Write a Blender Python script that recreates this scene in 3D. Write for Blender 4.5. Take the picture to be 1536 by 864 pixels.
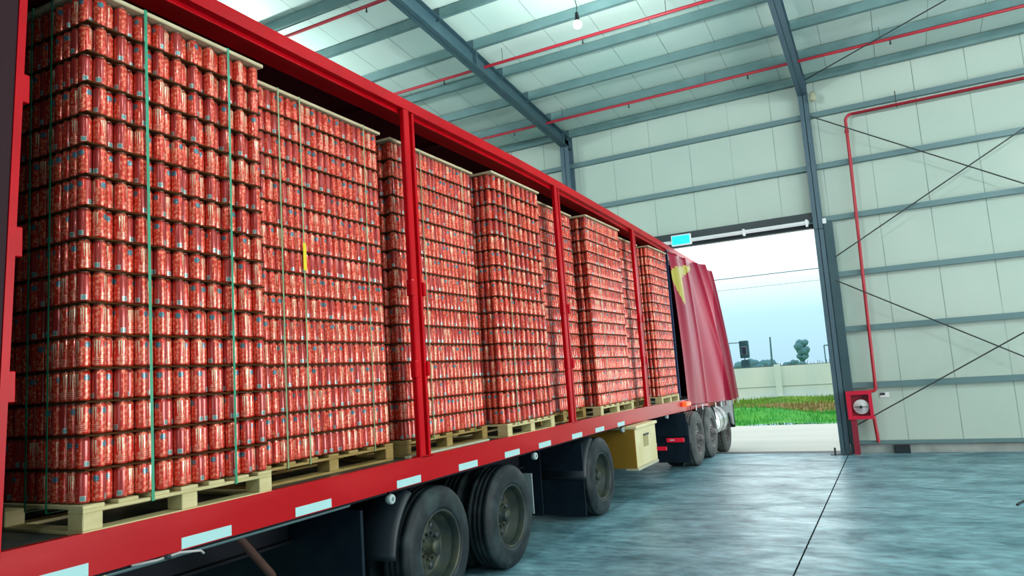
import bpy, math, random
from mathutils import Vector, Matrix, Euler
import numpy as np
random.seed(7)
for o in list(bpy.data.objects): bpy.data.objects.remove(o)
sc = bpy.context.scene
COL = sc.collection
PI = math.pi

# ------------------------------------------------------------ camera
YAW, PITCH, ROLL, FPX = -0.482179563, 0.122491964, -0.0676163321, 1077.08
CAM_H = 1.856
fw = Vector((math.sin(YAW)*math.cos(PITCH), math.cos(YAW)*math.cos(PITCH), math.sin(PITCH)))
rt = Vector((math.cos(YAW), -math.sin(YAW), 0)); up = rt.cross(fw)
c_, s_ = math.cos(ROLL), math.sin(ROLL)
R_ = c_*rt + s_*up; U_ = -s_*rt + c_*up
cd = bpy.data.cameras.new('camera'); cam = bpy.data.objects.new('camera', cd); COL.objects.link(cam)
cam.matrix_world = Matrix(((R_.x, U_.x, -fw.x, 0), (R_.y, U_.y, -fw.y, 0), (R_.z, U_.z, -fw.z, CAM_H), (0, 0, 0, 1)))
cd.sensor_width = 36; cd.lens = FPX/1536*36; cd.clip_end = 500; cd.clip_start = 0.05
sc.camera = cam

# ------------------------------------------------------------ world, lights, exposure
sc.view_settings.view_transform = 'Standard'; sc.view_settings.look = 'None'
sc.view_settings.gamma = 1; sc.view_settings.use_curve_mapping = False
sc.view_settings.exposure = 0.0
w = bpy.data.worlds.new('sky'); sc.world = w; w.use_nodes = True
nt = w.node_tree; nt.nodes.clear()
wo = nt.nodes.new('ShaderNodeOutputWorld'); bg = nt.nodes.new('ShaderNodeBackground')
tc = nt.nodes.new('ShaderNodeTexCoord'); sx = nt.nodes.new('ShaderNodeSeparateXYZ'); rp = nt.nodes.new('ShaderNodeValToRGB')
nt.links.new(tc.outputs['Generated'], sx.inputs[0]); nt.links.new(sx.outputs['Z'], rp.inputs[0])
nt.links.new(rp.outputs[0], bg.inputs[0]); nt.links.new(bg.outputs[0], wo.inputs[0])
cr = rp.color_ramp; cr.elements[0].position = 0.0; cr.elements[0].color = (.46, .72, .86, 1)
cr.elements[1].position = .145; cr.elements[1].color = (1.25, 1.32, 1.34, 1)
e = cr.elements.new(.06); e.color = (.52, .84, .93, 1)
e = cr.elements.new(.10); e.color = (.80, 1.02, 1.05, 1)
bg.inputs[1].default_value = 1.15

def area(name, loc, target, sx_, sy_, power, color):
    l = bpy.data.lights.new(name, 'AREA'); l.shape = 'RECTANGLE'; l.size = sx_; l.size_y = sy_; l.energy = power; l.color = color
    o = bpy.data.objects.new(name, l); COL.objects.link(o); o.location = loc
    d = Vector(target)-Vector(loc); o.rotation_euler = d.to_track_quat('-Z', 'Y').to_euler(); return o
# front door daylight, plus added fill lights at made-up side and rear openings
area('daylight_front_door', (-3.2, 15.5, 2.4), (-3.2, 5, 1.5), 4.0, 3.9, 80, (.86, .97, 1.0))
area('side_fill_light', (11.6, 7.6, 2.7), (-3, 4.8, 2.8), 9.0, 4.8, 1330, (1.0, .97, .94))
area('rear_fill_light', (6.5, -12.6, 2.7), (3, 5, 2.5), 6.0, 4.8, 110, (.92, .97, 1.0))

# ------------------------------------------------------------ helpers
TA = 0.0118882471                       # the truck stands turned by this much in the hall
TM = Matrix.Rotation(TA, 4, 'Z')
I4 = Matrix.Identity(4)
ORG = {}
def tag(o, label=None, cat=None, group=None, kind=None):
    if label: o['label'] = label
    if cat: o['category'] = cat
    if group: o['group'] = group
    if kind: o['kind'] = kind
    return o
def thing(name, label, cat, org, truck=False, group=None, kind=None):
    o = bpy.data.objects.new(name, None); COL.objects.link(o); o.empty_display_size = .1
    M = TM if truck else I4
    o.matrix_world = M @ Matrix.Translation(org)
    ORG[o.name] = Vector(org); return tag(o, label, cat, group, kind)
class MB:
    def __init__(s): s.v = []; s.f = []; s.mi = []; s.sm = []; s.uv = None; s.m = 0; s.smooth = False
    def add(s, vs, fs, smooth=None):
        n = len(s.v); s.v += [Vector(p) for p in vs]
        for f in fs: s.f.append([i+n for i in f]); s.mi.append(s.m); s.sm.append(s.smooth if smooth is None else smooth)
        return s
    def box(s, a, b, bev=0.0):
        x0, x1 = sorted((a[0], b[0])); y0, y1 = sorted((a[1], b[1])); z0, z1 = sorted((a[2], b[2]))
        if bev <= 0:
            vs = [(x, y, z) for z in (z0, z1) for x, y in ((x0, y0), (x1, y0), (x1, y1), (x0, y1))]
            return s.add(vs, [(3, 2, 1, 0), (4, 5, 6, 7), (0, 1, 5, 4), (1, 2, 6, 5), (2, 3, 7, 6), (3, 0, 4, 7)], False)
        bev = min(bev, (x1-x0)*.45, (y1-y0)*.45, (z1-z0)*.45)
        vs = []
        idx = {}
        for ix, (xx, dx) in enumerate(((x0, 1), (x1, -1))):
            for iy, (yy, dy) in enumerate(((y0, 1), (y1, -1))):
                for iz, (zz, dz) in enumerate(((z0, 1), (z1, -1))):
                    for ax in range(3):
                        p = [xx+dx*bev, yy+dy*bev, zz+dz*bev]; p[ax] = (xx, yy, zz)[ax]
                        idx[(ix, iy, iz, ax)] = len(vs); vs.append(p)
        fs = []
        g = lambda c, ax: idx[(c[0], c[1], c[2], ax)]
        for ax in range(3):
            o1, o2 = [a_ for a_ in range(3) if a_ != ax]
            for side in (0, 1):
                q = []
                for u, v_ in ((0, 0), (1, 0), (1, 1), (0, 1)):
                    c = [0, 0, 0]; c[ax] = side; c[o1] = u; c[o2] = v_; q.append(g(c, ax))
                fs.append(q)
            for u in (0, 1):
                for v_ in (0, 1):
                    c = [0, 0, 0]; c[o1] = u; c[o2] = v_; d = list(c); d[ax] = 1
                    fs.append([g(c, o1), g(d, o1), g(d, o2), g(c, o2)])
        for c in [(i, j, k) for i in (0, 1) for j in (0, 1) for k in (0, 1)]:
            fs.append([g(c, 0), g(c, 1), g(c, 2)])
        return s.add(vs, fs, False)
    def tube(s, pts, r, n=8, cap=True):
        pts = [Vector(p) for p in pts]; rings = []
        prev = None
        for i, p in enumerate(pts):
            d = (pts[min(i+1, len(pts)-1)]-pts[max(i-1, 0)]).normalized()
            a = Vector((0, 0, 1)) if abs(d.z) < .9 else Vector((1, 0, 0))
            if prev is not None: a = prev
            u = (a-d*a.dot(d)).normalized(); v_ = d.cross(u); prev = u
            rr = r[i] if isinstance(r, (list, tuple)) else r
            rings.append([p+rr*(math.cos(2*PI*k/n)*u+math.sin(2*PI*k/n)*v_) for k in range(n)])
        vs = [q for g_ in rings for q in g_]; fs = []
        for i in range(len(pts)-1):
            for k in range(n): fs.append((i*n+k, i*n+(k+1) % n, (i+1)*n+(k+1) % n, (i+1)*n+k))
        s.add(vs, fs, True)
        if cap: s.add([*rings[0], *rings[-1]], [tuple(range(n))[::-1], tuple(range(n, 2*n))], False)
        return s
    def lathe(s, c, axis, prof, n=32, a0=0, a1=2*PI, close=True, smooth=True):
        # prof: (radius, height along the axis)
        c = Vector(c); ax = Vector(axis).normalized()
        a = Vector((0, 0, 1)) if abs(ax.z) < .9 else Vector((1, 0, 0)); u = (a-ax*a.dot(ax)).normalized(); v_ = ax.cross(u)
        full = abs(a1-a0-2*PI) < 1e-6; m = n if full else n+1
        vs = []
        for r, h in prof:
            for k in range(m):
                t = a0+(a1-a0)*k/n; vs.append(c+ax*h+r*(math.cos(t)*u+math.sin(t)*v_))
        fs = []
        for i in range(len(prof)-1):
            for k in range(n if full else n):
                k2 = (k+1) % m
                fs.append((i*m+k, i*m+k2, (i+1)*m+k2, (i+1)*m+k))
        s.add(vs, fs, smooth)
        return s
    def disc(s, c, axis, r, n=24, h=0):
        c = Vector(c); ax = Vector(axis).normalized()
        a = Vector((0, 0, 1)) if abs(ax.z) < .9 else Vector((1, 0, 0)); u = (a-ax*a.dot(ax)).normalized(); v_ = ax.cross(u)
        return s.add([c+ax*h+r*(math.cos(2*PI*k/n)*u+math.sin(2*PI*k/n)*v_) for k in range(n)], [tuple(range(n))], False)
    def prism(s, pts, d):
        # polygon in space extruded by vector d
        pts = [Vector(p) for p in pts]; d = Vector(d); n = len(pts)
        s.add(pts+[p+d for p in pts], [tuple(range(n))[::-1], tuple(range(n, 2*n))]+[(i, (i+1) % n, n+(i+1) % n, n+i) for i in range(n)], False)
        return s
    def sphere(s, c, r, n=16, sz=1.0):
        return s.lathe(c, (0, 0, 1), [(max(1e-4, r*math.sin(PI*i/(n//2))), -r*sz*math.cos(PI*i/(n//2))) for i in range(n//2+1)], n)
    def build(s, name, mat, parent=None, org=(0, 0, 0), truck=False, label=None, cat=None, group=None, kind=None):
        M = TM if truck else I4
        o0 = ORG[parent.name] if parent is not None else Vector(org)
        me = bpy.data.meshes.new(name)
        me.from_pydata([v-o0 for v in s.v], [], s.f)
        mats = mat if isinstance(mat, (list, tuple)) else [mat]
        for m in mats: me.materials.append(m)
        me.polygons.foreach_set('material_index', s.mi); me.polygons.foreach_set('use_smooth', s.sm)
        if s.uv:
            l = me.uv_layers.new(name='UVMap')
            for li, lp in enumerate(me.loops): l.data[li].uv = s.uv[lp.vertex_index]
        me.update()
        import bmesh
        b = bmesh.new(); b.from_mesh(me); bmesh.ops.recalc_face_normals(b, faces=b.faces); b.to_mesh(me); b.free()
        o = bpy.data.objects.new(name, me); COL.objects.link(o)
        if parent is not None:
            o.parent = parent
        else:
            o.matrix_world = M @ Matrix.Translation(o0)
        ORG[o.name] = o0 if parent is None else ORG[parent.name]
        return tag(o, label, cat, group, kind)
def B(a, b, bev=0.0): return MB().box(a, b, bev)

# ------------------------------------------------------------ materials
def mat(name, col, rough=.5, metal=0.0, noise=None, bump=None, coat=0.0, emit=None, spec=None, alpha=None):
    m = bpy.data.materials.new(name); m.use_nodes = True; n = m.node_tree.nodes; L = m.node_tree.links
    p = n['Principled BSDF']; p.inputs['Base Color'].default_value = (*col, 1); p.inputs['Roughness'].default_value = rough
    p.inputs['Metallic'].default_value = metal; p.inputs['Coat Weight'].default_value = coat
    if spec is not None: p.inputs['Specular IOR Level'].default_value = spec
    if emit: p.inputs['Emission Color'].default_value = (*emit[:3], 1); p.inputs['Emission Strength'].default_value = emit[3]
    t = n.new('ShaderNodeTexCoord')
    if noise:
        col2, scale, lo, hi = noise[:4]
        nz = n.new('ShaderNodeTexNoise'); nz.inputs['Scale'].default_value = scale; nz.inputs['Detail'].default_value = 6
        mp = n.new('ShaderNodeMapping'); mp.inputs['Scale'].default_value = noise[4] if len(noise) > 4 else (1, 1, 1)
        L.new(t.outputs['Object'], mp.inputs[0]); L.new(mp.outputs[0], nz.inputs[0])
        r = n.new('ShaderNodeValToRGB'); r.color_ramp.elements[0].position = lo; r.color_ramp.elements[1].position = hi
        r.color_ramp.elements[0].color = (*col, 1); r.color_ramp.elements[1].color = (*col2, 1)
        L.new(nz.outputs[0], r.inputs[0]); L.new(r.outputs[0], p.inputs['Base Color'])
    if bump:
        nz = n.new('ShaderNodeTexNoise'); nz.inputs['Scale'].default_value = bump[0]; nz.inputs['Detail'].default_value = 5
        L.new(t.outputs['Object'], nz.inputs[0]); bp = n.new('ShaderNodeBump'); bp.inputs['Strength'].default_value = bump[1]; bp.inputs['Distance'].default_value = .01
        L.new(nz.outputs[0], bp.inputs['Height']); L.new(bp.outputs[0], p.inputs['Normal'])
    return m
def mth(n, L, op, a, b=None, c=None):
    x = n.new('ShaderNodeMath'); x.operation = op
    for i, v in enumerate((a, b, c)):
        if v is None: continue
        if isinstance(v, (int, float)): x.inputs[i].default_value = v
        else: L.new(v, x.inputs[i])
    return x.outputs[0]
def mixc(n, L, f, a, b):
    x = n.new('ShaderNodeMix'); x.data_type = 'RGBA'
    L.new(f, x.inputs[0])
    for i, v in ((6, a), (7, b)):
        if isinstance(v, tuple): x.inputs[i].default_value = (*v, 1)
        else: L.new(v, x.inputs[i])
    return x.outputs[2]

def panel_mat(name, col, col2, pitch, off, axis='X', joint=(.13, .19, .17), wd=.007):
    m = mat(name, col, .55, noise=(col2, .6, .3, .75)); n = m.node_tree.nodes; L = m.node_tree.links; p = n['Principled BSDF']
    base = p.inputs['Base Color'].links[0].from_socket
    t = n.new('ShaderNodeTexCoord'); sp = n.new('ShaderNodeSeparateXYZ'); L.new(t.outputs['Object'], sp.inputs[0])
    q = mth(n, L, 'ADD', sp.outputs[axis], 100*pitch-off); q = mth(n, L, 'MODULO', q, pitch)
    a = mth(n, L, 'SUBTRACT', q, pitch/2); a = mth(n, L, 'ABSOLUTE', a); g = mth(n, L, 'GREATER_THAN', a, pitch/2-wd)
    nz = n.new('ShaderNodeTexNoise'); nz.inputs['Scale'].default_value = .9; L.new(t.outputs['Object'], nz.inputs[0])
    k = mth(n, L, 'MULTIPLY_ADD', nz.outputs[0], 1.6, -.15); k = mth(n, L, 'MINIMUM', k, 1.0); g = mth(n, L, 'MULTIPLY', g, k)
    L.new(mixc(n, L, g, base, joint), p.inputs['Base Color'])
    return m
M_wall = panel_mat('wall_panel', (.43, .54, .47), (.50, .585, .52), .86, 0.02)
M_roof = panel_mat('roof_panel', (.50, .68, .61), (.60, .71, .64), .86, 0.3)
M_conc_low = mat('plinth_concrete', (.22, .25, .24), .8, noise=((.36, .39, .37), 3, .3, .7), bump=(8, .4))
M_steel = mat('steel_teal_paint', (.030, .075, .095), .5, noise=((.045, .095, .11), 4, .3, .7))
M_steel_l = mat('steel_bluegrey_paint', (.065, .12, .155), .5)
M_purlin = mat('purlin_galvanised', (.11, .21, .21), .5, .1, noise=((.15, .26, .26), 3, .3, .7))
M_girt = mat('girt_galvanised', (.13, .22, .23), .45, .2)
M_darkedge = mat('dark_steel', (.02, .035, .04), .5)
M_pipe = mat('red_pipe_paint', (.42, .018, .035), .4)
M_rod = mat('brace_rod_steel', (.05, .06, .06), .5, .4)
M_white = mat('white_paint', (.8, .82, .83), .4)
M_red = mat('red_gloss_paint', (.46, .000, .006), .34, spec=.16, noise=((.58, .001, .008), 2.2, .35, .7), bump=(14, .06))
M_redrail = mat('red_rail_paint', (.43, .000, .004), .32, spec=.22, noise=((.52, .018, .022), 3.0, .5, .8, (1, .25, 1.4)), bump=(10, .08))
M_redshade = mat('red_paint_in_shade', (.022, .003, .008), .6, spec=.2)  # trailer red with the shade of its rear put into the colour
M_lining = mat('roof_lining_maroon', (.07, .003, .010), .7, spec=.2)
M_deck = mat('trailer_deck_plate', (.045, .06, .06), .55, .3, noise=((.10, .10, .08), 9, .35, .7), bump=(60, .3))
M_tape = mat('reflective_tape', (.40, .68, .68), .4)
M_rubber = mat('tyre_rubber', (.006, .012, .016), .55, spec=.3, noise=((.035, .058, .062), 5, .45, .8), bump=(30, .15))
M_rubber_g = mat('tyre_rubber_dusty', (.07, .08, .08), .8, spec=.2, noise=((.15, .16, .155), 5, .4, .8))
M_rim = mat('rim_steel', (.018, .032, .030), .5, .2, noise=((.065, .072, .04), 6, .4, .75))
M_rim_g = mat('rim_dusty', (.10, .09, .09), .6, .1, noise=((.16, .15, .15), 6, .4, .75))
M_black = mat('black_plastic', (.006, .014, .022), .5)
M_navy = mat('mudflap_rubber', (.003, .010, .020), .6, spec=.2, noise=((.005, .016, .026), 6, .4, .7))
M_chassis = mat('chassis_paint', (.004, .007, .012), .7, spec=.2)
M_rust = mat('rusty_steel', (.07, .03, .02), .7)
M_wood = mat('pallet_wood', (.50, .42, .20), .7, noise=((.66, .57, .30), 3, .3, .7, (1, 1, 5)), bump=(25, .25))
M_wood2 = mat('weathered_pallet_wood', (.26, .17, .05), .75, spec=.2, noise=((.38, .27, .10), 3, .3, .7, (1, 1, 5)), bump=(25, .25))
M_topw = mat('top_frame_wood', (.50, .40, .24), .7, noise=((.64, .54, .34), 5, .3, .7))
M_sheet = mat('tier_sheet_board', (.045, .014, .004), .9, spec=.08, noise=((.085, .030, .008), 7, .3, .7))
M_strap = mat('green_strapping', (.0, .22, .10), .35, noise=((.0, .34, .19), 4, .3, .7))
M_strap2 = mat('pale_green_strapping', (.16, .30, .14), .35, noise=((.30, .42, .22), 4, .3, .7))
M_yellowtag = mat('yellow_card', (.75, .60, .0), .5)
M_ybox = mat('toolbox_cream_paint', (.62, .55, .27), .5, noise=((.72, .66, .40), 3, .3, .7), bump=(6, .1))
M_yboxend = mat('toolbox_ochre_plywood', (.27, .14, .004), .6, noise=((.28, .14, .01), 5, .3, .7))
M_silver = mat('fuel_tank_aluminium', (.55, .60, .60), .35, .6, noise=((.75, .78, .78), 3, .3, .7), bump=(7, .3))
M_greycab = mat('grey_fairing', (.36, .38, .42), .45)
M_cab = mat('white_cab_paint', (.75, .77, .78), .35, coat=.3)
M_taillight = mat('red_lamp_lens', (.5, .005, .02), .3, emit=(1, .02, .06, .25))
M_orangel = mat('amber_lamp_lens', (.9, .06, .01), .3, emit=(1, .10, .02, 1.2))
M_lens = mat('clear_lamp_lens', (.42, .52, .52), .25)
M_glass = mat('mirror_glass', (.5, .6, .62), .05, .9)
M_can_lid = mat('can_lid_aluminium', (.5, .45, .42), .35, .7)
M_exit = mat('exit_sign_cyan', (.0, .75, .75), .4, emit=(0, .85, .85, .55))
M_bulb = mat('lamp_globe_glow', (1, 1, 1), .4, emit=(.85, 1, 1, 14))
M_cord = mat('lamp_cord', (.01, .02, .02), .6)
M_beige = mat('beige_fixture', (.36, .38, .26), .6)
M_grass = mat('grass', (.07, .22, .015), .9, noise=((.20, .36, .03), 1.2, .35, .7), bump=(5, .8))
M_grass2 = mat('bright_grass', (.03, .33, .04), .9, noise=((.10, .42, .05), 1.5, .35, .7), bump=(5, .8))
M_dry = mat('dry_soil_grass', (.20, .13, .05), .9, noise=((.22, .22, .04), 2.2, .35, .7), bump=(5, .8))
M_road = mat('pale_concrete_road', (.52, .57, .53), .8, noise=((.62, .66, .60), .5, .3, .7, (.3, 2.5, 1)))
M_extwall = mat('precast_concrete', (.60, .74, .70), .85, noise=((.78, .84, .76), 1.1, .3, .7, (1, 1, .35)))
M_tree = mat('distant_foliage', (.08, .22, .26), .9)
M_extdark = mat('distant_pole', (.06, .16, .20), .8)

# floor: power-floated concrete, bluish, with pale trowel streaks
def floor_mat():
    m = mat('floated_concrete', (.10, .19, .205), .3, spec=.5); n = m.node_tree.nodes; L = m.node_tree.links; p = n['Principled BSDF']
    t = n.new('ShaderNodeTexCoord'); mp = n.new('ShaderNodeMapping'); mp.inputs['Scale'].default_value = (.55, 1.1, 1); L.new(t.outputs['Object'], mp.inputs[0])
    a = n.new('ShaderNodeTexNoise'); a.inputs['Scale'].default_value = 1.9; a.inputs['Detail'].default_value = 9; a.inputs['Roughness'].default_value = .68; a.inputs['Distortion'].default_value = .6; L.new(mp.outputs[0], a.inputs[0])
    r = n.new('ShaderNodeValToRGB'); r.color_ramp.elements[0].position = .34; r.color_ramp.elements[0].color = (.06, .175, .22, 1)
    r.color_ramp.elements[1].position = .68; r.color_ramp.elements[1].color = (.29, .54, .62, 1); L.new(a.outputs[0], r.inputs[0])
    b = n.new('ShaderNodeTexNoise'); b.inputs['Scale'].default_value = 9; b.inputs['Detail'].default_value = 9; L.new(mp.outputs[0], b.inputs[0])
    r2 = n.new('ShaderNodeValToRGB'); r2.color_ramp.elements[0].position = .3; r2.color_ramp.elements[0].color = (.50, .52, .54, 1); r2.color_ramp.elements[1].position = .6; r2.color_ramp.elements[1].color = (1, 1, 1, 1); L.new(b.outputs[0], r2.inputs[0])
    x = n.new('ShaderNodeMix'); x.data_type = 'RGBA'; x.blend_type = 'MULTIPLY'; x.inputs[0].default_value = 1; L.new(r.outputs[0], x.inputs[6]); L.new(r2.outputs[0], x.inputs[7])
    sp = n.new('ShaderNodeSeparateXYZ'); L.new(t.outputs['Object'], sp.inputs[0])
    wob = mth(n, L, 'MULTIPLY_ADD', b.outputs[0], .012, -.006)
    def line(ax, pos, wd):
        q = mth(n, L, 'SUBTRACT', sp.outputs[ax], pos); q = mth(n, L, 'ADD', q, wob); q = mth(n, L, 'ABSOLUTE', q); return mth(n, L, 'LESS_THAN', q, wd)
    g = line('X', -.998, .008)
    for ax, pos, wd in (('X', 4.0, .006), ('X', -6.1, .006), ('Y', 9.85, .005), ('Y', 4.7, .005)):
        g = mth(n, L, 'MAXIMUM', g, line(ax, pos, wd))
    L.new(mixc(n, L, g, x.outputs[2], (.012, .02, .022)), p.inputs['Base Color'])
    rr = n.new('ShaderNodeMapRange'); rr.inputs[1].default_value = .3; rr.inputs[2].default_value = .7; rr.inputs[3].default_value = .50; rr.inputs[4].default_value = .28; L.new(a.outputs[0], rr.inputs[0]); L.new(rr.outputs[0], p.inputs['Roughness']); L.new(mth(n, L, 'MULTIPLY_ADD', g, -.36, .36), p.inputs['Specular IOR Level'])
    bp = n.new('ShaderNodeBump'); bp.inputs['Strength'].default_value = .35; bp.inputs['Distance'].default_value = .02; L.new(a.outputs[0], bp.inputs['Height']); L.new(bp.outputs[0], p.inputs['Normal'])
    return m
M_floor = floor_mat()

# can: printed aluminium (u = around, v = up)
def can_mat():
    m = mat('printed_can', (.45, .02, .015), .22, .25, coat=.35); n = m.node_tree.nodes; L = m.node_tree.links; p = n['Principled BSDF']
    t = n.new('ShaderNodeTexCoord'); sp = n.new('ShaderNodeSeparateXYZ'); L.new(t.outputs['UV'], sp.inputs[0])
    u = mth(n, L, 'FRACT', sp.outputs['X']); v = sp.outputs['Y']
    cx = n.new('ShaderNodeCombineXYZ'); L.new(mth(n, L, 'MULTIPLY', sp.outputs['X'], 10.4), cx.inputs[0]); L.new(mth(n, L, 'MULTIPLY', v, 8), cx.inputs[1])
    nz = n.new('ShaderNodeTexVoronoi'); nz.inputs['Scale'].default_value = 1.1; L.new(cx.outputs[0], nz.inputs['Vector'])
    r = n.new('ShaderNodeValToRGB'); e = r.color_ramp.elements; e[0].position = .10; e[0].color = (.90, .26, .14, 1); e[1].position = .60; e[1].color = (.62, .030, .015, 1)
    L.new(nz.outputs['Distance'], r.inputs[0])
    base = r.outputs[0]
    def band(x, a, b): return mth(n, L, 'MULTIPLY', mth(n, L, 'GREATER_THAN', x, a), mth(n, L, 'LESS_THAN', x, b))
    # plain strip with the small grey-teal square
    base = mixc(n, L, band(u, .70, .94), base, (.42, .035, .03))
    # small print lines low on the front
    prl = mth(n, L, 'MULTIPLY', band(u, .16, .40), mth(n, L, 'MULTIPLY', band(v, .10, .34), mth(n, L, 'GREATER_THAN', mth(n, L, 'FRACT', mth(n, L, 'MULTIPLY', v, 16)), .62)))
    base = mixc(n, L, mth(n, L, 'MULTIPLY', prl, .7), base, (.85, .42, .30))
    sq = mth(n, L, 'MULTIPLY', band(u, .75, .885), band(v, .07, .24)); sqi = mth(n, L, 'MULTIPLY', band(u, .768, .867), band(v, .09, .22))
    base = mixc(n, L, sq, base, (.50, .40, .34)); base = mixc(n, L, sqi, base, (.15, .30, .29))
    # blue round mark with dots
    du = mth(n, L, 'MULTIPLY', mth(n, L, 'SUBTRACT', u, .55), 1.35); dv = mth(n, L, 'SUBTRACT', v, .74)
    rr = mth(n, L, 'SQRT', mth(n, L, 'ADD', mth(n, L, 'MULTIPLY', du, du), mth(n, L, 'MULTIPLY', dv, dv)))
    bn = n.new('ShaderNodeTexNoise'); bn.inputs['Scale'].default_value = 5; L.new(cx.outputs[0], bn.inputs[0])
    blue = mth(n, L, 'LESS_THAN', mth(n, L, 'MULTIPLY_ADD', bn.outputs[0], .10, rr), .155)
    wv = mth(n, L, 'GREATER_THAN', mth(n, L, 'FRACT', mth(n, L, 'MULTIPLY', v, 19)), .5)
    bcol = mixc(n, L, wv, (.13, .30, .36), (.02, .05, .08))
    base = mixc(n, L, blue, base, bcol)
    # three pale claw strokes
    jit = n.new('ShaderNodeTexNoise'); jit.inputs['Scale'].default_value = 2.2; L.new(cx.outputs[0], jit.inputs[0])
    ju = mth(n, L, 'MULTIPLY_ADD', jit.outputs[0], .022, -.011)
    uj = mth(n, L, 'ADD', u, ju); cl = None
    for c, lo, hi in ((.225, .42, .87), (.28, .34, .88), (.335, .42, .87)):
        d = mth(n, L, 'ABSOLUTE', mth(n, L, 'SUBTRACT', uj, c))
        wdt = mth(n, L, 'MULTIPLY_ADD', mth(n, L, 'SUBTRACT', v, lo), .030, .004)
        q = mth(n, L, 'MULTIPLY', mth(n, L, 'LESS_THAN', d, wdt), band(v, lo, hi))
        cl = q if cl is None else mth(n, L, 'MAXIMUM', cl, q)
    base = mixc(n, L, cl, base, (.80, .62, .42))
    # bare metal at neck and foot
    ends = mth(n, L, 'MAXIMUM', mth(n, L, 'GREATER_THAN', v, .955), mth(n, L, 'LESS_THAN', v, .022))
    base = mixc(n, L, ends, base, (.20, .07, .04))
    L.new(base, p.inputs['Base Color'])
    return m
M_can = can_mat()

# ------------------------------------------------------------ hall: floor, walls, roof
YW = 15.2                                  # inner face of the door wall
X0, X1, Y0 = -15.0, 12.0, -13.0
def zr(y): return 7.455+.122*(YW-y)          # underside of the roof sheets
B((X0, Y0, -.25), (X1, YW+.05, 0)).build('floor', M_floor, label='smooth blue grey concrete floor of the hall', kind='structure')
DX0, DX1, DZ = -6.10, -1.13, 4.42          # door opening
def wallpiece(x0, x1, z0, z1): return ((x0, YW, z0), (x1, YW+.12, z1))
m = MB(); m.box(*wallpiece(X0, DX0, .17, 7.6)); m.box(*wallpiece(DX1, X1, .17, 7.6)); m.box(*wallpiece(DX0, DX1, DZ+.2, 7.6))
m.build('wall_front', M_wall, label='pale panelled wall around the open truck door', kind='structure')
m = MB(); m.box((X0, YW-.04, -.1), (DX0, YW+.14, .165)); m.box((DX1+.2, YW-.04, -.1), (X1, YW+.14, .165))
m.build('baseboard_front', M_conc_low, label='low rough concrete plinth under the wall panels', kind='structure')
B((X0-.12, Y0, 0), (X0, YW+.12, 11.4)).build('wall_left', M_wall, label='pale panelled wall behind the trailer', kind='structure')
m = MB(); m.box((X1, Y0, 0), (X1+.12, 3.0, 11.4)); m.box((X1, 12.2, 0), (X1+.12, YW+.12, 11.4)); m.box((X1, 3.0, 5.2), (X1+.12, 12.2, 11.4))  # unseen opening left for the added side light
m.build('wall_right', M_wall, label='pale panelled side wall', kind='structure')
m = MB(); m.box((X0, Y0-.12, 0), (3.4, Y0, 11.4)); m.box((9.6, Y0-.12, 0), (X1, Y0, 11.4)); m.box((3.4, Y0-.12, 5.2), (9.6, Y0, 11.4))  # unseen opening left for the added rear light
m.build('wall_rear', M_wall, label='pale panelled wall behind the photographer', kind='structure')
ya, yb = Y0-.2, YW+.3
MB().add([(X0-.2, ya, zr(ya)), (X1+.2, ya, zr(ya)), (X1+.2, yb, zr(yb)), (X0-.2, yb, zr(yb)), (X0-.2, ya, zr(ya)+.1), (X1+.2, ya, zr(ya)+.1), (X1+.2, yb, zr(yb)+.1), (X0-.2, yb, zr(yb)+.1)],
         [(0, 1, 2, 3), (7, 6, 5, 4), (0, 4, 5, 1), (1, 5, 6, 2), (2, 6, 7, 3), (3, 7, 4, 0)], False).build('ceiling', M_roof, label='pale green sloping roof of joined panels', kind='structure')
# lintel over the door
m = MB(); m.box((DX0-.1, YW-.10, DZ+.05), (DX1+.1, YW+.1, DZ+.24)); m.box((DX0, YW-.02, DZ-.06), (DX1, YW+.1, DZ+.05))
m.build('trim_1', M_darkedge, label='dark steel lintel over the open truck door', kind='structure')
rt_ = thing('door_roller_tube', 'pale tube on brackets running under the lintel of the truck door', 'door roller', (-3.6, YW-.16, DZ+.04), kind='thing')
MB().tube([(DX0+.2, YW-.17, DZ+.04), (DX1-.08, YW-.17, DZ+.04)], .04, 10).build('roller', M_white, rt_)
for xb in (-5.2, -4.4, -3.55, -2.45, -1.25): B((xb-.02, YW-.21, DZ-.03), (xb+.02, YW-.1, DZ+.10)).build('bracket', M_white, rt_)
# exit sign
ex = thing('exit_sign', 'glowing cyan exit sign with a white rim above the truck door', 'sign', (-3.72, YW-.24, DZ-.02), kind='thing')
B((-3.93, YW-.28, DZ-.06), (-3.51, YW-.22, DZ+.17), .01).build('housing', M_white, ex)
B((-3.905, YW-.287, DZ-.035), (-3.535, YW-.279, DZ+.145)).build('face_panel', M_exit, ex)

def ibeam_x(m, x, y0, y1, z0, z1, w=.18, t=.012):
    pass
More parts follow.
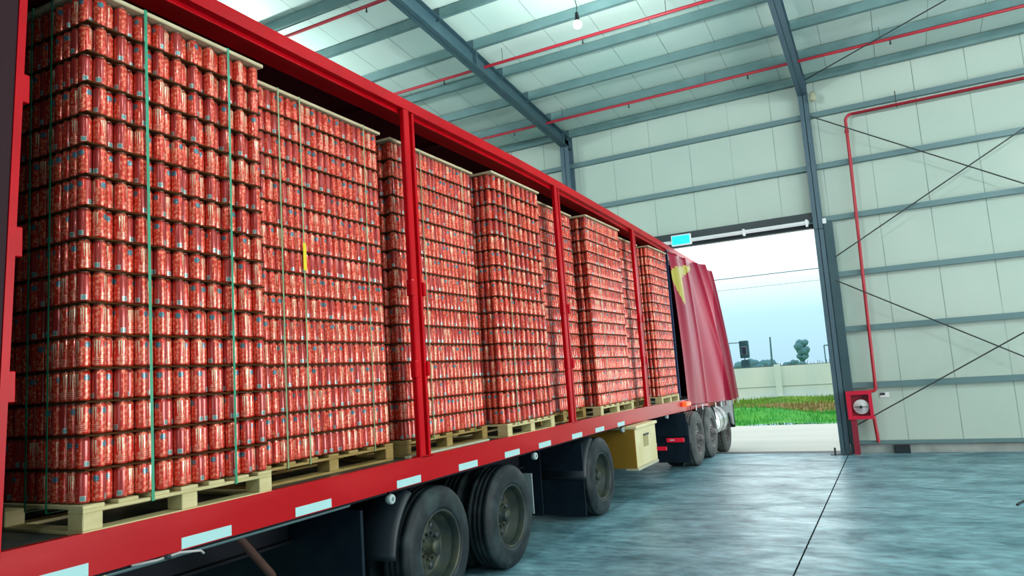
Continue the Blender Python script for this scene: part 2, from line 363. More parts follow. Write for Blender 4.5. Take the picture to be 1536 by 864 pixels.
# columns along the door wall
def column(xc, wd, label, dep=.40):
    m = MB(); yf = YW-.01
    m.box((xc-wd/2, yf-.014, 0), (xc+wd/2, yf, 7.42)); m.box((xc-wd/2, yf-dep, 0), (xc+wd/2, yf-dep+.014, 7.02)); m.box((xc-.006, yf-dep, 0), (xc+.006, yf, 7.3))
    m.box((xc-wd/2-.04, yf-dep-.05, 0), (xc+wd/2+.04, yf, .02)); m.box((xc-wd/2, yf-dep, 4.3), (xc+wd/2, yf, 4.312))
    return m.build('steel_column', M_steel_l, label=label, kind='structure')
column(-1.05, .17, 'blue grey steel column beside the open truck door', .16)
column(-6.2, .20, 'dark steel column rising behind the trailer roof', .30)
column(4.15, .18, 'steel column of the next bay'); column(-11.3, .18, 'steel column of the bay behind the trailer'); column(9.3, .18, 'steel column at the far bay')
# the second upright to the right of the door column
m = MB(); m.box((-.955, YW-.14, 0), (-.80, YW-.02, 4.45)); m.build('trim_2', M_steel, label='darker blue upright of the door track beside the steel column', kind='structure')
B((-.99, YW-.16, 4.40), (-.90, YW-.12, 4.50)).build('trim_3', M_white, label='small white end bracket on top of the door upright', kind='structure')
# rafters
def rafter(xc, label, mm):
    w_ = .09; m = MB()
    def zb(y): return 7.06+.114*(14.69-y)
    def zt(y): return 7.285+.122*(15.1-y)
    ya, yb = Y0+.3, YW-.02
    for (za, zz, ww) in (((zb(ya), zb(ya)+.014), (zb(yb), zb(yb)+.014), w_), ((zt(ya)-.014, zt(ya)), (zt(yb)-.014, zt(yb)), w_), ((zb(ya), zt(ya)), (zb(yb), zt(yb)), .006)):
        m.add([(xc-ww, ya, za[0]), (xc+ww, ya, za[0]), (xc+ww, yb, zz[0]), (xc-ww, yb, zz[0]), (xc-ww, ya, za[1]), (xc+ww, ya, za[1]), (xc+ww, yb, zz[1]), (xc-ww, yb, zz[1])],
              [(0, 1, 2, 3), (7, 6, 5, 4), (0, 4, 5, 1), (1, 5, 6, 2), (2, 6, 7, 3), (3, 7, 4, 0)], False)
    for ys in (10.9, 14.75): m.box((xc-.085, ys, zb(ys)+.014), (xc+.085, ys+.03, zt(ys)+.06))
    return m.build('roof_beam', mm, label=label, kind='structure')
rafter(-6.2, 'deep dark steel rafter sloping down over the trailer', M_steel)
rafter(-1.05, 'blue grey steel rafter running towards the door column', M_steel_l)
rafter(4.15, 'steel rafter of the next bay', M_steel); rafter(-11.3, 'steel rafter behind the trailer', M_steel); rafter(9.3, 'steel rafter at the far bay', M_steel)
# purlins (C sections) and cleats
PY = [15.08]+[14.1-1.09*k for k in range(24)]
for i, y in enumerate(PY):
    z = 7.285+.122*(15.1-y); h = .165
    m = MB(); m.box((X0+.02, y-.006, z), (X1-.02, y+.006, z+h)); m.box((X0+.02, y, z), (X1-.02, y+.075, z+.008)); m.box((X0+.02, y, z+h-.008), (X1-.02, y+.075, z+h))
    m.build('purlin_beam', M_purlin, label='grey green purlin running across under the roof, %s' % ('at the eave' if i == 0 else 'number %d in from the eave' % i), kind='structure', group='roof purlins')
    m = MB()
    for xc in (-6.2, -1.05, 4.15, -11.3, 9.3): m.box((xc-.05, y-.016, z-.06), (xc+.08, y-.006, z+.17))
    m.build('trim_%d' % (10+i), M_steel, label='dark cleats fixing one purlin to the rafters', kind='structure', group='purlin cleats')
# wall girts
for zg, words in ((1.26, 'just above the fire hose cabinet'), (2.33, 'second from the floor'), (3.39, 'third from the floor'), (4.50, 'level with the lintel'), (5.56, 'first above the door'), (6.61, 'highest under the eave')):
    spans = [(X0, DX0-.1), (-.84, X1)] if zg < 4.45 else [(X0, X1)]
    m = MB()
    for a, b in spans: m.box((a, YW-.09, zg-.055), (b, YW-.001, zg-.045)); m.box((a, YW-.095, zg-.055), (b, YW-.085, zg+.045)); m.box((a, YW-.09, zg+.035), (b, YW-.001, zg+.045))
    m.build('girt_beam', M_girt, label='horizontal grey wall girt, '+words, kind='structure', group='wall girts')
m = MB(); m.box((-.84, YW-.10, .165), (X1, YW+.0, .225)); m.build('trim_4', M_girt, label='grey steel sill rail on top of the plinth', kind='structure')
# bracing rods
def rod(a, b, label, r=.012):
    MB().tube([a, b], r, 6).build('brace_rod', M_rod, org=a, label=label, cat='brace', group='diagonal bracing rods')
yr = YW-.27
rod((-.95, yr, 6.54), (4.05, yr, 3.49), 'thin dark brace rod falling away from the column just below the eave')
rod((-.83, yr+.03, 3.70), (4.05, yr+.03, 6.47), 'thin dark brace rod climbing right from above the third girt')
rod((-.85, yr, 3.26), (4.05, yr, .33), 'thin dark brace rod falling right across the middle of the wall')
rod((-.78, yr+.03, .54), (4.05, yr+.03, 3.14), 'thin dark brace rod climbing right from beside the fire hose cabinet')
rod((-.94, 14.60, 7.17), (4.05, 11.2, 7.60), 'thin dark brace rod running diagonally under the roof')

# red sprinkler mains under the roof
def main_pipe(y, z, heads, label):
    t = thing('sprinkler_pipe', label, 'pipe', (-3, y, z), group='red sprinkler mains')
    MB().tube([(X0+.1, y, z), (X1-.1, y, z)], .028, 10).build('pipe', M_pipe, t)
    for xh in heads:
        MB().tube([(xh, y, z-.025), (xh, y, z-.07), (xh, y, z-.10)], [.012, .012, .02], 6).build('sprinkler_head', M_rod, t)
    for xh in [-12+3.1*k for k in range(8)]:
        MB().tube([(xh, y, z+.02), (xh, y, z+.36)], .005, 5).build('hanger', M_rod, t)
main_pipe(8.77, 7.955, (-6.9, -3.6, -.4, 3.1), 'red sprinkler pipe under the roof nearest above the trailer, crossing the top corner')
main_pipe(11.32, 7.655, (-7.1, -4.2, -1.4, 1.7), 'red sprinkler pipe passing just beside the hanging lamp')
main_pipe(14.0, 7.335, (-7.0, -4.3, -1.9, .55, 3.4), 'red sprinkler pipe under the roof closest to the door wall')
# hydrant pipe on the wall
def arc(c, r, a0, a1, n=6, pl='xz'):
    return [(c[0]+r*math.cos(a0+(a1-a0)*k/n), c[1], c[2]+r*math.sin(a0+(a1-a0)*k/n)) for k in range(n+1)]
hp = thing('hydrant_pipe', 'red pipe along the wall bending down to the fire hose cabinet', 'pipe', (-.38, YW-.14, 1.1))
py = YW-.15
pts = [(X1-.2, py, 6.45), (-.22, py, 6.45)]+arc((-.22, py, 6.33), .12, PI/2, PI)+[(-.345, py, 5.5), (-.385, py, 3.2), (-.41, py, 1.25)]+arc((-.47, py, 1.2), .06, 0, -PI/2)+[(-.52, py, 1.14)]
MB().tube(pts, .030, 10).build('pipe', M_pipe, hp)
MB().tube([(-.50, py, .70), (-.475, py, .20)], .032, 10).build('drain_leg', M_pipe, hp)
for z in (6.15,): MB().tube([(-.343, py, z), (-.344, py, z-.05)], .042, 10).build('coupling', M_pipe, hp)
MB().tube([(.55, py, 6.40), (.55, py, 6.72)], .008, 6).build('hanger', M_rod, hp)
# fire hose cabinet
fc = thing('fire_hose_cabinet', 'red fire hose cabinet with a glazed front beside the door column', 'fire hose cabinet', (-.69, YW-.2, .62))
cx0, cx1, cz0, cz1, cy0, cy1 = -.92, -.49, .64, 1.16, YW-.32, YW-.16
m = MB(); m.box((cx0, cy0, cz0), (cx0+.075, cy1, cz1)); m.box((cx1-.055, cy0, cz0), (cx1, cy1, cz1)); m.box((cx0+.075, cy0, cz1-.07), (cx1-.055, cy1, cz1)); m.box((cx0+.075, cy0, cz0), (cx1-.055, cy1, cz0+.06)); m.box((cx0, cy1, cz0), (cx1, cy1+.01, cz1))
M_fcred = mat('cabinet_red', (.62, .004, .04), .4); M_fcin = mat('cabinet_inner_red', (.25, .01, .03), .6)
m.build('cabinet_body', M_fcred, fc)
B((cx0+.07, cy0+.10, cz0+.05), (cx1-.05, cy1-.02, cz1-.06)).build('back_panel', M_fcin, fc)
hr = MB(); hc = (-.685, cy0+.09, .865)
hr.lathe(hc, (0, -1, 0), [(.001, .06), (.03, .06), (.032, .05), (.125, .05), (.135, .04), (.135, .0)], 28); hr.build('hose_reel', mat('white_hose', (.62, .63, .63), .6), fc)
hr = MB(); hr.lathe(hc, (0, -1, 0), [(.001, .075), (.028, .075), (.028, .05)], 16); hr.box((-.80, cy0+.028, .862), (-.57, cy0+.036, .872)); hr.build('reel_hub', M_darkedge, fc)
B((-.66, cy0+.0995, 1.035), (-.58, cy0+.094, 1.05)).build('handle', M_darkedge, fc)
B((-.885, YW-.30, 0), (-.79, YW-.17, .64)).build('stand', M_fcin, fc)
tag(B((-.36, YW-.012, 1.01), (-.20, YW-.001, 1.10)).build('wall_notice', M_white, org=(-.28, YW, 1.05)), 'small white notice on the wall right of the fire hose cabinet', 'notice')
nb = bpy.data.objects['wall_notice']; B((-.355, YW-.018, 1.05), (-.27, YW-.012, 1.095)).build('printed_block', M_darkedge, nb)
# things at the wall foot
B((-.23, YW-.16, .0), (.03, YW-.04, .14), .01).build('floor_box', M_black, org=(-.1, YW-.1, 0), label='small dark blue box on the floor against the plinth', cat='box')
g_ = thing('door_guide', 'short dark floor bolt on a plate at the foot of the door column', 'door guide', (-1.2, YW-.3, 0))
B((-1.30, YW-.36, 0), (-.92, YW-.20, .012)).build('plate', M_darkedge, g_); MB().tube([(-1.22, YW-.28, .01), (-1.22, YW-.28, .13)], .018, 8).build('bolt', M_darkedge, g_)
wl = thing('wall_lamp', 'small beige lamp fixed beside the column just under the eave', 'lamp', (-.84, YW-.2, 6.9))
MB().lathe((-.86, YW-.25, 6.82), (0, 0, 1), [(.001, 0), (.06, .02), (.075, .08), (.05, .16), (.03, .2), (.001, .2)], 14).build('shade', M_beige, wl)
MB().tube([(-.86, YW-.25, 7.0), (-.86, YW-.05, 7.06)], .02, 6).build('bracket', M_darkedge, wl)
MB().tube([(1.02, 10.15, .012), (1.05, 10.25, .014), (1.13, 10.42, .014), (1.3, 10.62, .012), (1.6, 10.7, .012)], .014, 6).build('cable', M_cord, org=(1.05, 10.25, 0), label='short dark piece of cable lying on the open floor', cat='cable')
B((DX0, YW+.0, -.2), (DX1, YW+.30, .004)).build('trim_5', M_darkedge, label='dark threshold strip of the door opening', kind='structure')

# hanging lamps: globe bulb on a cord
def hang_lamp(x, y, label, zb, pw=240):
    t = thing('hanging_lamp', label, 'lamp', (x, y, zb), group='bare globe lamps hanging from the roof')
    MB().tube([(x-.03, y, zr(y)-.01), (x-.03, y, zb+.5), (x+.01, y, zb+.28), (x, y, zb+.16)], .006, 6).build('cord', M_cord, t)
    MB().lathe((x, y, zb+.08), (0, 0, 1), [(.001, .11), (.022, .10), (.03, .04), (.035, 0), (.03, -.02)], 12).build('socket', M_cord, t)
    MB().sphere((x, y, zb), .062).build('globe', M_bulb, t)
    l = bpy.data.lights.new('lamp_glow', 'POINT'); l.energy = pw; l.shadow_soft_size = .07; l.color = (.90, .99, 1.0)
    o = bpy.data.objects.new('lamp_glow', l); COL.objects.link(o); o.parent = t; o.location = (0, 0, -.15)
hang_lamp(-3.47, 9.2, 'bright bare globe lamp hanging on a cord under the roof above the trailer', 6.79, 330)
for x, y in ((3.6, 9.2), (3.6, 2.2), (-3.47, -5.2), (3.6, -5.2), (9.6, 5.0), (-10.4, 9.2), (-10.4, 2.2)):  # unseen lamps, added for an evenly bright interior
    hang_lamp(x, y, 'added bare globe lamp on a cord, out of view in the hall', 7.1, 360)

# ------------------------------------------------------------ outside
zy = -.20
B((-40, YW+.3, zy-.2), (30, 24.0, zy)).build('yard_road', M_road, label='pale concrete yard road outside the door', kind='structure')
# grass verge: an uneven strip
def verge(name, y0, y1, zf, mm, label, seed, amp=.05, nx=140, ny=10):
    rnd = random.Random(seed); vs = []; fs = []
    ph = [rnd.uniform(0, 6) for _ in range(6)]
    for j in range(ny+1):
        for i in range(nx+1):
            x = -30+50*i/nx; y = y0+(y1-y0)*j/ny
            z = zf(x, y)+amp*(math.sin(x*1.7+ph[0])+math.sin(x*.6+y+ph[1]))*.5+rnd.uniform(-amp, amp)*.4
            vs.append((x, y+rnd.uniform(-.05, .05), z))
    for j in range(ny):
        for i in range(nx):
            a = j*(nx+1)+i; fs.append((a, a+1, a+nx+2, a+nx+1))
    MB().add(vs, fs, True).build(name, mm, label=label, kind='stuff')
verge('grass', 24.0, 27.2, lambda x, y: zy+.02+.28*math.exp(-((y-25.9)/.9)**2)*(1+.5*math.sin(x*1.1+.8)), M_grass2, 'bright green grass bank beyond the yard road', 3)
verge('dry_grass', 27.1, 31.0, lambda x, y: zy+.10+.03*(y-27), M_dry, 'brownish dry weeds behind the green bank', 5)
verge('grass', 30.9, 33.6, lambda x, y: zy+.22+.05*(y-31), M_grass, 'yellow green grass at the foot of the boundary wall', 9)
# blades on the verges
def blades(name, n, ya, yb, zf, mm, label, seed, hh):
    rnd = random.Random(seed); m = MB()
    for _ in range(n):
        x = rnd.uniform(-10, .5); y = rnd.uniform(ya, yb); z = zf(x, y); h = hh*rnd.uniform(.5, 1.3); a = rnd.uniform(0, PI); w_ = .02
        m.add([(x-w_*math.cos(a), y-w_*math.sin(a), z-.05), (x+w_*math.cos(a), y+w_*math.sin(a), z-.05), (x+rnd.uniform(-.05, .05), y+rnd.uniform(-.05, .05), z+h)], [(0, 1, 2)], False)
    m.build(name, mm, label=label, kind='stuff')
blades('grass', 5000, 24.1, 27.3, lambda x, y: zy+.02+.28*math.exp(-((y-25.9)/.9)**2)*(1+.5*math.sin(x*1.1+.8)), M_grass2, 'bright green grass blades standing on the bank', 1, .14)
blades('weeds', 2500, 27.3, 31, lambda x, y: zy+.10+.03*(y-27), M_dry, 'dry brown weeds standing behind the green bank', 2, .16)
blades('grass', 2500, 31, 33.5, lambda x, y: zy+.22+.05*(y-31), M_grass, 'yellow green blades at the boundary wall', 4, .14)
B((-60, 33.4, zy-.3), (40, 90, zy+.1)).build('ground', M_grass, label='field beyond the boundary wall', kind='structure')
# boundary wall
YB = 33.9
m = MB(); m.box((-40, YB, zy), (25, YB+.12, 1.52)); 
m.build('wall_boundary', M_extwall, label='pale stained precast boundary wall outside', kind='structure')
m = MB(); m.box((-40, YB-.012, .62), (25, YB, .645)); m.build('trim_6', M_conc_low, label='dark joint between the wall courses', kind='structure')
for k in range(-3, 4):
    x = -4.72+k*4.3
    B((x-.13, YB-.20, zy), (x+.13, YB-.014, 1.60), .02).build('concrete_post', M_extwall, org=(x, YB, zy), label='square concrete post of the boundary wall' if k else 'square concrete post of the boundary wall seen in the doorway', cat='post', group='boundary wall posts' if k else None)
m = MB(); rnd = random.Random(8)
m.box((-16, YB+.02, 1.522), (4, YB+.10, 1.545))
x = -12.0
while x < 0:
    h = rnd.uniform(.07, .16); m.tube([(x, YB+.06, 1.54), (x+rnd.uniform(-.02, .02), YB+.06, 1.54+h)], .010, 4, False); x += rnd.uniform(.07, .16)
m.build('wall_spikes', mat('rusty_spikes', (.10, .09, .07), .8), org=(-6, YB+.06, 1.54), label='row of short rusty spikes along the top of the boundary wall', kind='stuff')
# far things
MB().tube([(-9.05, 62, -.1), (-8.95, 62, 3.65)], [.09, .06], 8).build('utility_pole', M_extdark, org=(-9, 62, -.1), label='slim wooden pole standing far beyond the boundary wall', cat='pole')
for (za, zb_, lbl, r) in ((8.0, 8.0, 'thick upper overhead cable crossing the sky beyond the door', .028), (7.2, 7.25, 'fainter lower overhead cable crossing the sky', .012)):
    m = MB(); pts = [(-40+80*k/20, 52, za-.9*math.sin(PI*k/20)*.35) for k in range(21)]
    m.tube(pts, r, 5).build('overhead_cable', M_extdark, org=pts[0], label=lbl, cat='cable')
def tree(x, y, z0, blobs, label, name='tree', cat='tree'):
    t = thing(name, label, cat, (x, y, z0)); rnd = random.Random(int(x*10)+77)
    MB().tube([(x, y, z0), (x+.05, y, z0+blobs[0][2])], [.16, .1], 8).build('trunk', M_extdark, t)
    m = MB()
    for bx, bz, bh, r in blobs:
        for k in range(9):
            a = rnd.uniform(0, 2*PI); rr = r*.55
            m.sphere((x+bx+rr*math.cos(a), y+rr*math.sin(a)*.6, z0+bh+rnd.uniform(-.35, .35)*r), r*rnd.uniform(.4, .6), 8)
    m.build('crown', M_tree, t)
tree(-8.0, 75, -.1, [(.0, 0, 1.95, .55), (.1, 0, 2.5, .6), (-.15, 0, 3.1, .65), (.1, 0, 3.35, .5)], 'small round topped tree far beyond the boundary wall')
for i, (x, y, r, lb) in enumerate(((-12.0, 70, 1.1, 'low dark bush left of the far pole'), (-10.6, 70, .9, 'low dark bush just beside the foot of the far pole'), (-8.4, 72, .6, 'small bush beside the distant tree'))):
    tree(x, y, -.1, [(-.6, 0, 1.25, r*.9), (.5, 0, 1.2, r), (0, 0, 1.35, r*.8)], lb, 'bush', 'bush')
sl = thing('street_lamp', 'tiny street lamp far away above the boundary wall', 'street lamp', (-5.6, 70, -.1))
MB().tube([(-5.6, 70, -.1), (-5.6, 70, 2.75)], .05, 6).build('pole', M_extdark, sl); B((-5.6, 69.9, 2.7), (-4.9, 70.1, 2.8)).build('lamp_head', M_extdark, sl)

# ------------------------------------------------------------ semi-trailer (truck frame: x across, y along, z up)
XS = -3.445; XF = XS-2.60
SR, SF = 1.70, 16.6                       # rear and front ends
tr = thing('semi_trailer', 'long red curtain side trailer loaded with stacks of red cans', 'trailer', (XS-1.3, 6.5, 0), True)
def P(m, name, mm, parent=tr, **k): return m.build(name, mm, parent, **k)
DKZ = 1.245
def dtop(y): return -.17*(max(0.0, y-7.0)/6.5)**1.3   # the top rail and, less, the bed bend down towards the front
def ddk(y): return -.055*(max(0.0, y-9.0)/4.5)**1.5
def segbox(m, x0, x1, z0, z1, f, y0=None, y1=None, n=28):
    y0 = SR if y0 is None else y0; y1 = SF if y1 is None else y1
    vs = []; fs = []
    for k in range(n+1):
        y = y0+(y1-y0)*k/n; d = f(y)
        vs += [(x0, y, z0+d), (x1, y, z0+d), (x1, y, z1+d), (x0, y, z1+d)]
    for k in range(n):
        o = 4*k
        for q in range(4): fs.append((o+q, o+(q+1) % 4, o+4+(q+1) % 4, o+4+q))
    fs += [(3, 2, 1, 0), (4*n, 4*n+1, 4*n+2, 4*n+3)]
    return m.add(vs, fs, False)
# deck
P(segbox(MB(), XF+.05, XS-.02, DKZ-.05, DKZ, ddk), 'deck', M_deck)
def rail(x0, x1, name='side_rail'):
    m = MB(); segbox(m, x0, x1, 1.056, 1.258, ddk); return P(m, name, M_redrail)
rail(XS-.045, XS); rail(XF, XF+.045)
m = MB(); m.box((XS-.12, SR+.1, 1.03), (XS-.05, SF, 1.06)); P(m, 'under_rail', M_chassis)
# top rail: box with a lip
m = MB(); segbox(m, XS-.06, XS, 4.217, 4.31, dtop); segbox(m, XS-.30, XS-.06, 4.225, 4.235, dtop); segbox(m, XS-.075, XS-.06, 4.185, 4.22, dtop); P(m, 'top_rail', M_red)
m = MB(); segbox(m, XF, XF+.06, 4.217, 4.31, dtop); P(m, 'top_rail', M_red)
m = MB(); segbox(m, XF+.02, XS-.02, 4.30, 4.32, dtop); P(m, 'roof', M_cab)
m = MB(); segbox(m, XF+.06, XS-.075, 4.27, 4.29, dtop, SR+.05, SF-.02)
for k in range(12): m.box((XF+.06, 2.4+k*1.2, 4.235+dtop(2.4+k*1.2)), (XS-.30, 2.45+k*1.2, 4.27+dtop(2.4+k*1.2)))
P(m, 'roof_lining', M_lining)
# bulkheads and far curtain
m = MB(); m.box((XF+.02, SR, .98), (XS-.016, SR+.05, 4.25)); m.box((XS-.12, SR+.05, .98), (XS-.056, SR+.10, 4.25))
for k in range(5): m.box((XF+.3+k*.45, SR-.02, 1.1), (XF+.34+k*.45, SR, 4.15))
P(m, 'rear_door', M_redshade)  # door darkened by colour where it stands in shade
P(B((XF+.02, SF-.05, 1.0), (XS-.01, SF, 4.02)), 'front_bulkhead', M_redshade)
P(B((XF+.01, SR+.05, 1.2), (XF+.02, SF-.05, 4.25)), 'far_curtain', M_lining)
# rear corner post
m = MB(); zb_, zt_ = .95, 4.26
def skew(m, x0, x1, yb0, yb1, yt0, yt1):
    vs = [(x0, yb0, zb_), (x1, yb0, zb_), (x1, yb1, zb_), (x0, yb1, zb_), (x0, yt0, zt_), (x1, yt0, zt_), (x1, yt1, zt_), (x0, yt1, zt_)]
    m.add(vs, [(3, 2, 1, 0), (4, 5, 6, 7), (0, 1, 5, 4), (1, 2, 6, 5), (2, 3, 7, 6), (3, 0, 4, 7)], False)
skew(m, XS-.014, XS, 1.755, 1.790, 1.850, 1.885); skew(m, XS-.055, XS-.014, 1.768, 1.780, 1.863, 1.875)
P(m, 'corner_post', M_red)
m = MB(); skew(m, XS-.14, XS-.006, 1.70, 1.752, 1.70, 1.848); P(m, 'door_frame', M_redshade)  # dark piece beside the post, shade put into its colour
cp = bpy.data.objects['corner_post']
for z, s in ((3.36, 1.858), (2.62, 1.838), (1.96, 1.818)): P(B((XS-.05, s-.02, z-.07), (XS-.01, s+.035, z+.07), .004), 'hinge', M_red, cp)
# side posts: two uprights with a dark channel between, and hinge blocks
for k, s in enumerate((4.90, 8.10, 11.22)):
    zt_ = 4.22+dtop(s)
    m = MB(); m.box((XS-.05, s+.04, 1.25), (XS, s+.12, zt_), .008); m.box((XS-.07, s+.175, 1.25), (XS-.01, s+.207, zt_), .004)
    m.box((XS-.07, s+.10, 1.25), (XS-.055, s+.18, zt_)); m.box((XS-.08, s+.03, 1.245), (XS, s+.215, 1.262))
    po = P(m, 'side_post', M_red)
    for z in (1.97, 2.65):
        P(B((XS-.045, s+.012, z-.07), (XS+.014, s+.065, z+.07), .008), 'hinge', M_red, po); P(B((XS-.045, s+.195, z-.06), (XS+.012, s+.235, z+.06), .008), 'hinge', M_red, po)
# reflective tape on the rail
for a, b in ((1.90, 2.18), (2.687, 3.018), (3.525, 3.86), (4.60, 4.922), (5.507, 5.836), (6.373, 6.696), (7.161, 7.477), (8.097, 8.42), (8.883, 9.209), (9.75, 10.06)):
    P(B((XS, a, 1.062+ddk(b)), (XS+.0025, b, 1.120+ddk(b))), 'reflective_tape', M_tape)
# marker lamps under the rail
for s in (4.557, 7.109, 10.04, 12.41):
    m = MB(); m.lathe((XS-.03, s, .99), (1, 0, 0), [(.016, .018), (.030, .022), (.036, .016), (.040, 0), (.034, -.03), (.001, -.03)], 18); ml = P(m, 'marker_lamp', M_lens)
    P(MB().disc((XS-.03, s, .99), (1, 0, 0), .018, 14, .016), 'bulb_lens', M_girt, ml)
    P(B((XS-.05, s-.012, 1.0), (XS-.035, s+.012, 1.06)), 'bracket', M_chassis, ml)
# chassis
for x in (XS-.85, XS-1.75): 
    m = MB(); m.box((x-.07, SR+.3, 1.02), (x+.07, SF-.1, 1.04)); m.box((x-.01, SR+.3, .72), (x+.01, SF-.1, 1.03)); m.box((x-.07, SR+.3, .70), (x+.07, SF-.1, .72)); P(m, 'chassis_beam', M_chassis)
m = MB()
for k in range(24): m.box((XF+.06, 2.0+.6*k, 1.08), (XS-.06, 2.05+.6*k, 1.19))
P(m, 'cross_members', M_chassis, kind='stuff')
# brace and bars seen under the rear overhang
def bar(a, b, r, name, mm, n=4): return P(MB().tube([a, b], r, n), name, mm)
bar((XS-.35, 3.30, 1.05), (XS-.45, 3.75, .62), .035, 'diagonal_brace', M_rust)
bar((XS-.14, 2.3, 1.01), (XS-.14, 4.2, 1.01), .016, 'air_line', M_girt, 8)
P(MB().tube([(XS-.03, 2.42, 1.045), (XS-.01, 2.55, 1.04), (XS-.0, 2.68, 1.048), (XS+.01, 2.80, 1.03), (XS-.04, 2.86, 1.00)], .007, 6), 'air_hose', mat('grey_hose', (.45, .42, .42), .5))
P(MB().lathe((XS+.004, 2.60, 1.045), (1, 0, 0), [(.001, .02), (.013, .015), (.015, -.01)], 10), 'hose_fitting', M_darkedge)
P(B((XS-.06, 2.26, .85), (XS-.05, 2.30, 1.06)), 'yellow_strap', M_ybox)
# undergear behind the rear wheels
m = MB(); m.box((XS-2.2, 4.30, .10), (XS-.12, 4.33, .95)); P(m, 'rear_mud_flap', M_navy)
# wheels
def tyre(m, xo, s, zc_, R=.495, W=.27, r0=.295):
    # lathe around x from the outer face inwards
    pr = [(r0, -.03), (r0+.012, .0), (r0+.035, .004), (r0+.09, -.002), (R-.06, -.004), (R-.038, -.014), (R-.03, -.022), (R-.010, -.030), (R, -.045)]
    g = [(-.075, 1), (-.08, 0), (-.092, 0), (-.097, 1), (-.125, 1), (-.13, 0), (-.142, 0), (-.147, 1), (-.175, 1), (-.18, 0), (-.192, 0), (-.197, 1)]
    pr += [(R if f else R-.014, h) for h, f in g]
    pr += [(R, -W+.045), (R-.01, -W+.03), (R-.05, -W+.008), (r0+.06, -W), (r0, -W+.03)]
    m.lathe((xo, s, zc_), (1, 0, 0), pr, 56)
def rim_deep(m, xo, s, z, R=.295, depth=.15):
    m.lathe((xo, s, z), (1, 0, 0), [(R+.006, -.03), (R+.008, -.002), (R-.006, .002), (R-.015, -.012), (R-.03, -.06), (R-.032, -.075), (R-.055, -.09), (R-.06, -depth), (R-.085, -depth-.01), (.13, -depth+.012), (.115, -depth+.02), (.06, -depth+.02)], 48)
def wheel(parent, xo, s, z0, kind='dual', mt=M_rubber, mr=M_rim, sgn=1, name='wheel'):
    z = z0+.495
    m = MB(); tyre(m, xo, s, z); m.uv = None
    wv = m
    if kind == 'dual': tyre(m, xo-.335, s, z)
    wh = P(wv, name, mt, parent)
    rr = MB(); rim_deep(rr, xo-.005, s, z, depth=.15 if kind != 'steer' else .04); ri = P(rr, 'rim', mr, wh)
    dp = .15 if kind != 'steer' else .04
    for k in range(8):
        a = k*PI/4+.3; c = (xo-dp+.0, s+.175*math.cos(a), z+.175*math.sin(a))
        P(MB().lathe(c, (1, 0, 0), [(.001, .004), (.034, .004), (.036, -.004)], 14), 'hand_hole', M_darkedge, wh)
    h = MB(); h.lathe((xo-dp, s, z), (1, 0, 0), [(.001, .10), (.05, .10), (.06, .085), (.062, .02), (.09, .015), (.09, 0)], 24)
    for k in range(10):
        a = k*PI/5; h.lathe((xo-dp+.0, s+.105*math.cos(a), z+.105*math.sin(a)), (1, 0, 0), [(.001, .045), (.009, .045), (.013, .03), (.013, .0)], 6)
    P(h, 'hub', mr, wh)
    return wh
for s in (5.18, 6.46, 9.04):
    wheel(tr, XS, s, 0.0)
    # far side pair, simple but whole
    m = MB(); tyre(m, XF+.27, s, .495); tyre(m, XF+.61, s, .495); P(m, 'wheel', M_rubber)
    P(MB().tube([(XF+.3, s, .495), (XS-.62, s, .495)], .065, 10), 'axle', M_chassis)
# fenders: curved strip behind the wheel
def fender(s, a0, a1, r=.62, x0=XS-.60, x1=XS-.005, nm='fender'):
    m = MB(); n = 14; vs = []; fs = []
    for k in range(n+1):
        a = a0+(a1-a0)*k/n
        for rr in (r, r+.018):
            for x in (x0, x1-.03, x1): vs.append((x, s+(rr-(.03 if x == x1 else 0))*math.cos(a), .495+(rr-(.03 if x == x1 else 0))*math.sin(a)))
    for k in range(n):
        o = k*6; p = o+6
        for q in ((0, 1), (1, 2), (2, 5), (5, 4), (4, 3), (3, 0)): fs.append((o+q[0], o+q[1], p+q[1], p+q[0]))
    fs += [(0, 1, 4, 3), (1, 2, 5, 4), (n*6, n*6+3, n*6+4, n*6+1), (n*6+1, n*6+4, n*6+5, n*6+2)]
    m.add(vs, fs, True); return P(m, nm, M_black)
fender(5.18, math.radians(128), math.radians(176), r=.66)
fender(9.04, math.radians(120), math.radians(176), r=.60)
P(B((XS-.62, 8.44, .10), (XS-.03, 8.455, .98), .004), 'mud_flap', M_navy)
P(B((XS-1.9, 8.3, .12), (XS-.55, 8.32, 1.0)), 'mud_flap', M_navy)
P(B((XS-.62, 7.02, .40), (XS-.04, 7.035, .82), .004), 'mud_flap', mat('pale_flap', (.25, .32, .33), .6))
# tool box
tb = MB(); tb.box((XS-.95, 10.12, .44), (XS+.13, 11.12, .99), .01); 
bx = MB(); bx.box((XS-1.0, 10.10, .43), (XS+.12, 10.13, .985), .003); 
o = P(tb, 'tool_box', M_ybox); P(bx, 'end_panel', M_yboxend, o)
P(B((XS-.96, 10.09, .985), (XS+.16, 11.14, 1.03), .008), 'lid', M_ybox, o)
P(B((XS-.05, 10.10, .40), (XS+.145, 11.12, .44), .005), 'bottom_edge', mat('box_edge', (.45, .45, .33), .6), o)
m = MB(); m.box((XS+.131, 10.47, .70), (XS+.135, 10.70, .88)); hd = P(m, 'latch_plate', mat('latch_tan', (.38, .33, .14), .6), o)
m = MB(); m.box((XS+.131, 10.47, .86), (XS+.150, 10.70, .885)); P(m, 'handle', M_darkedge, o)
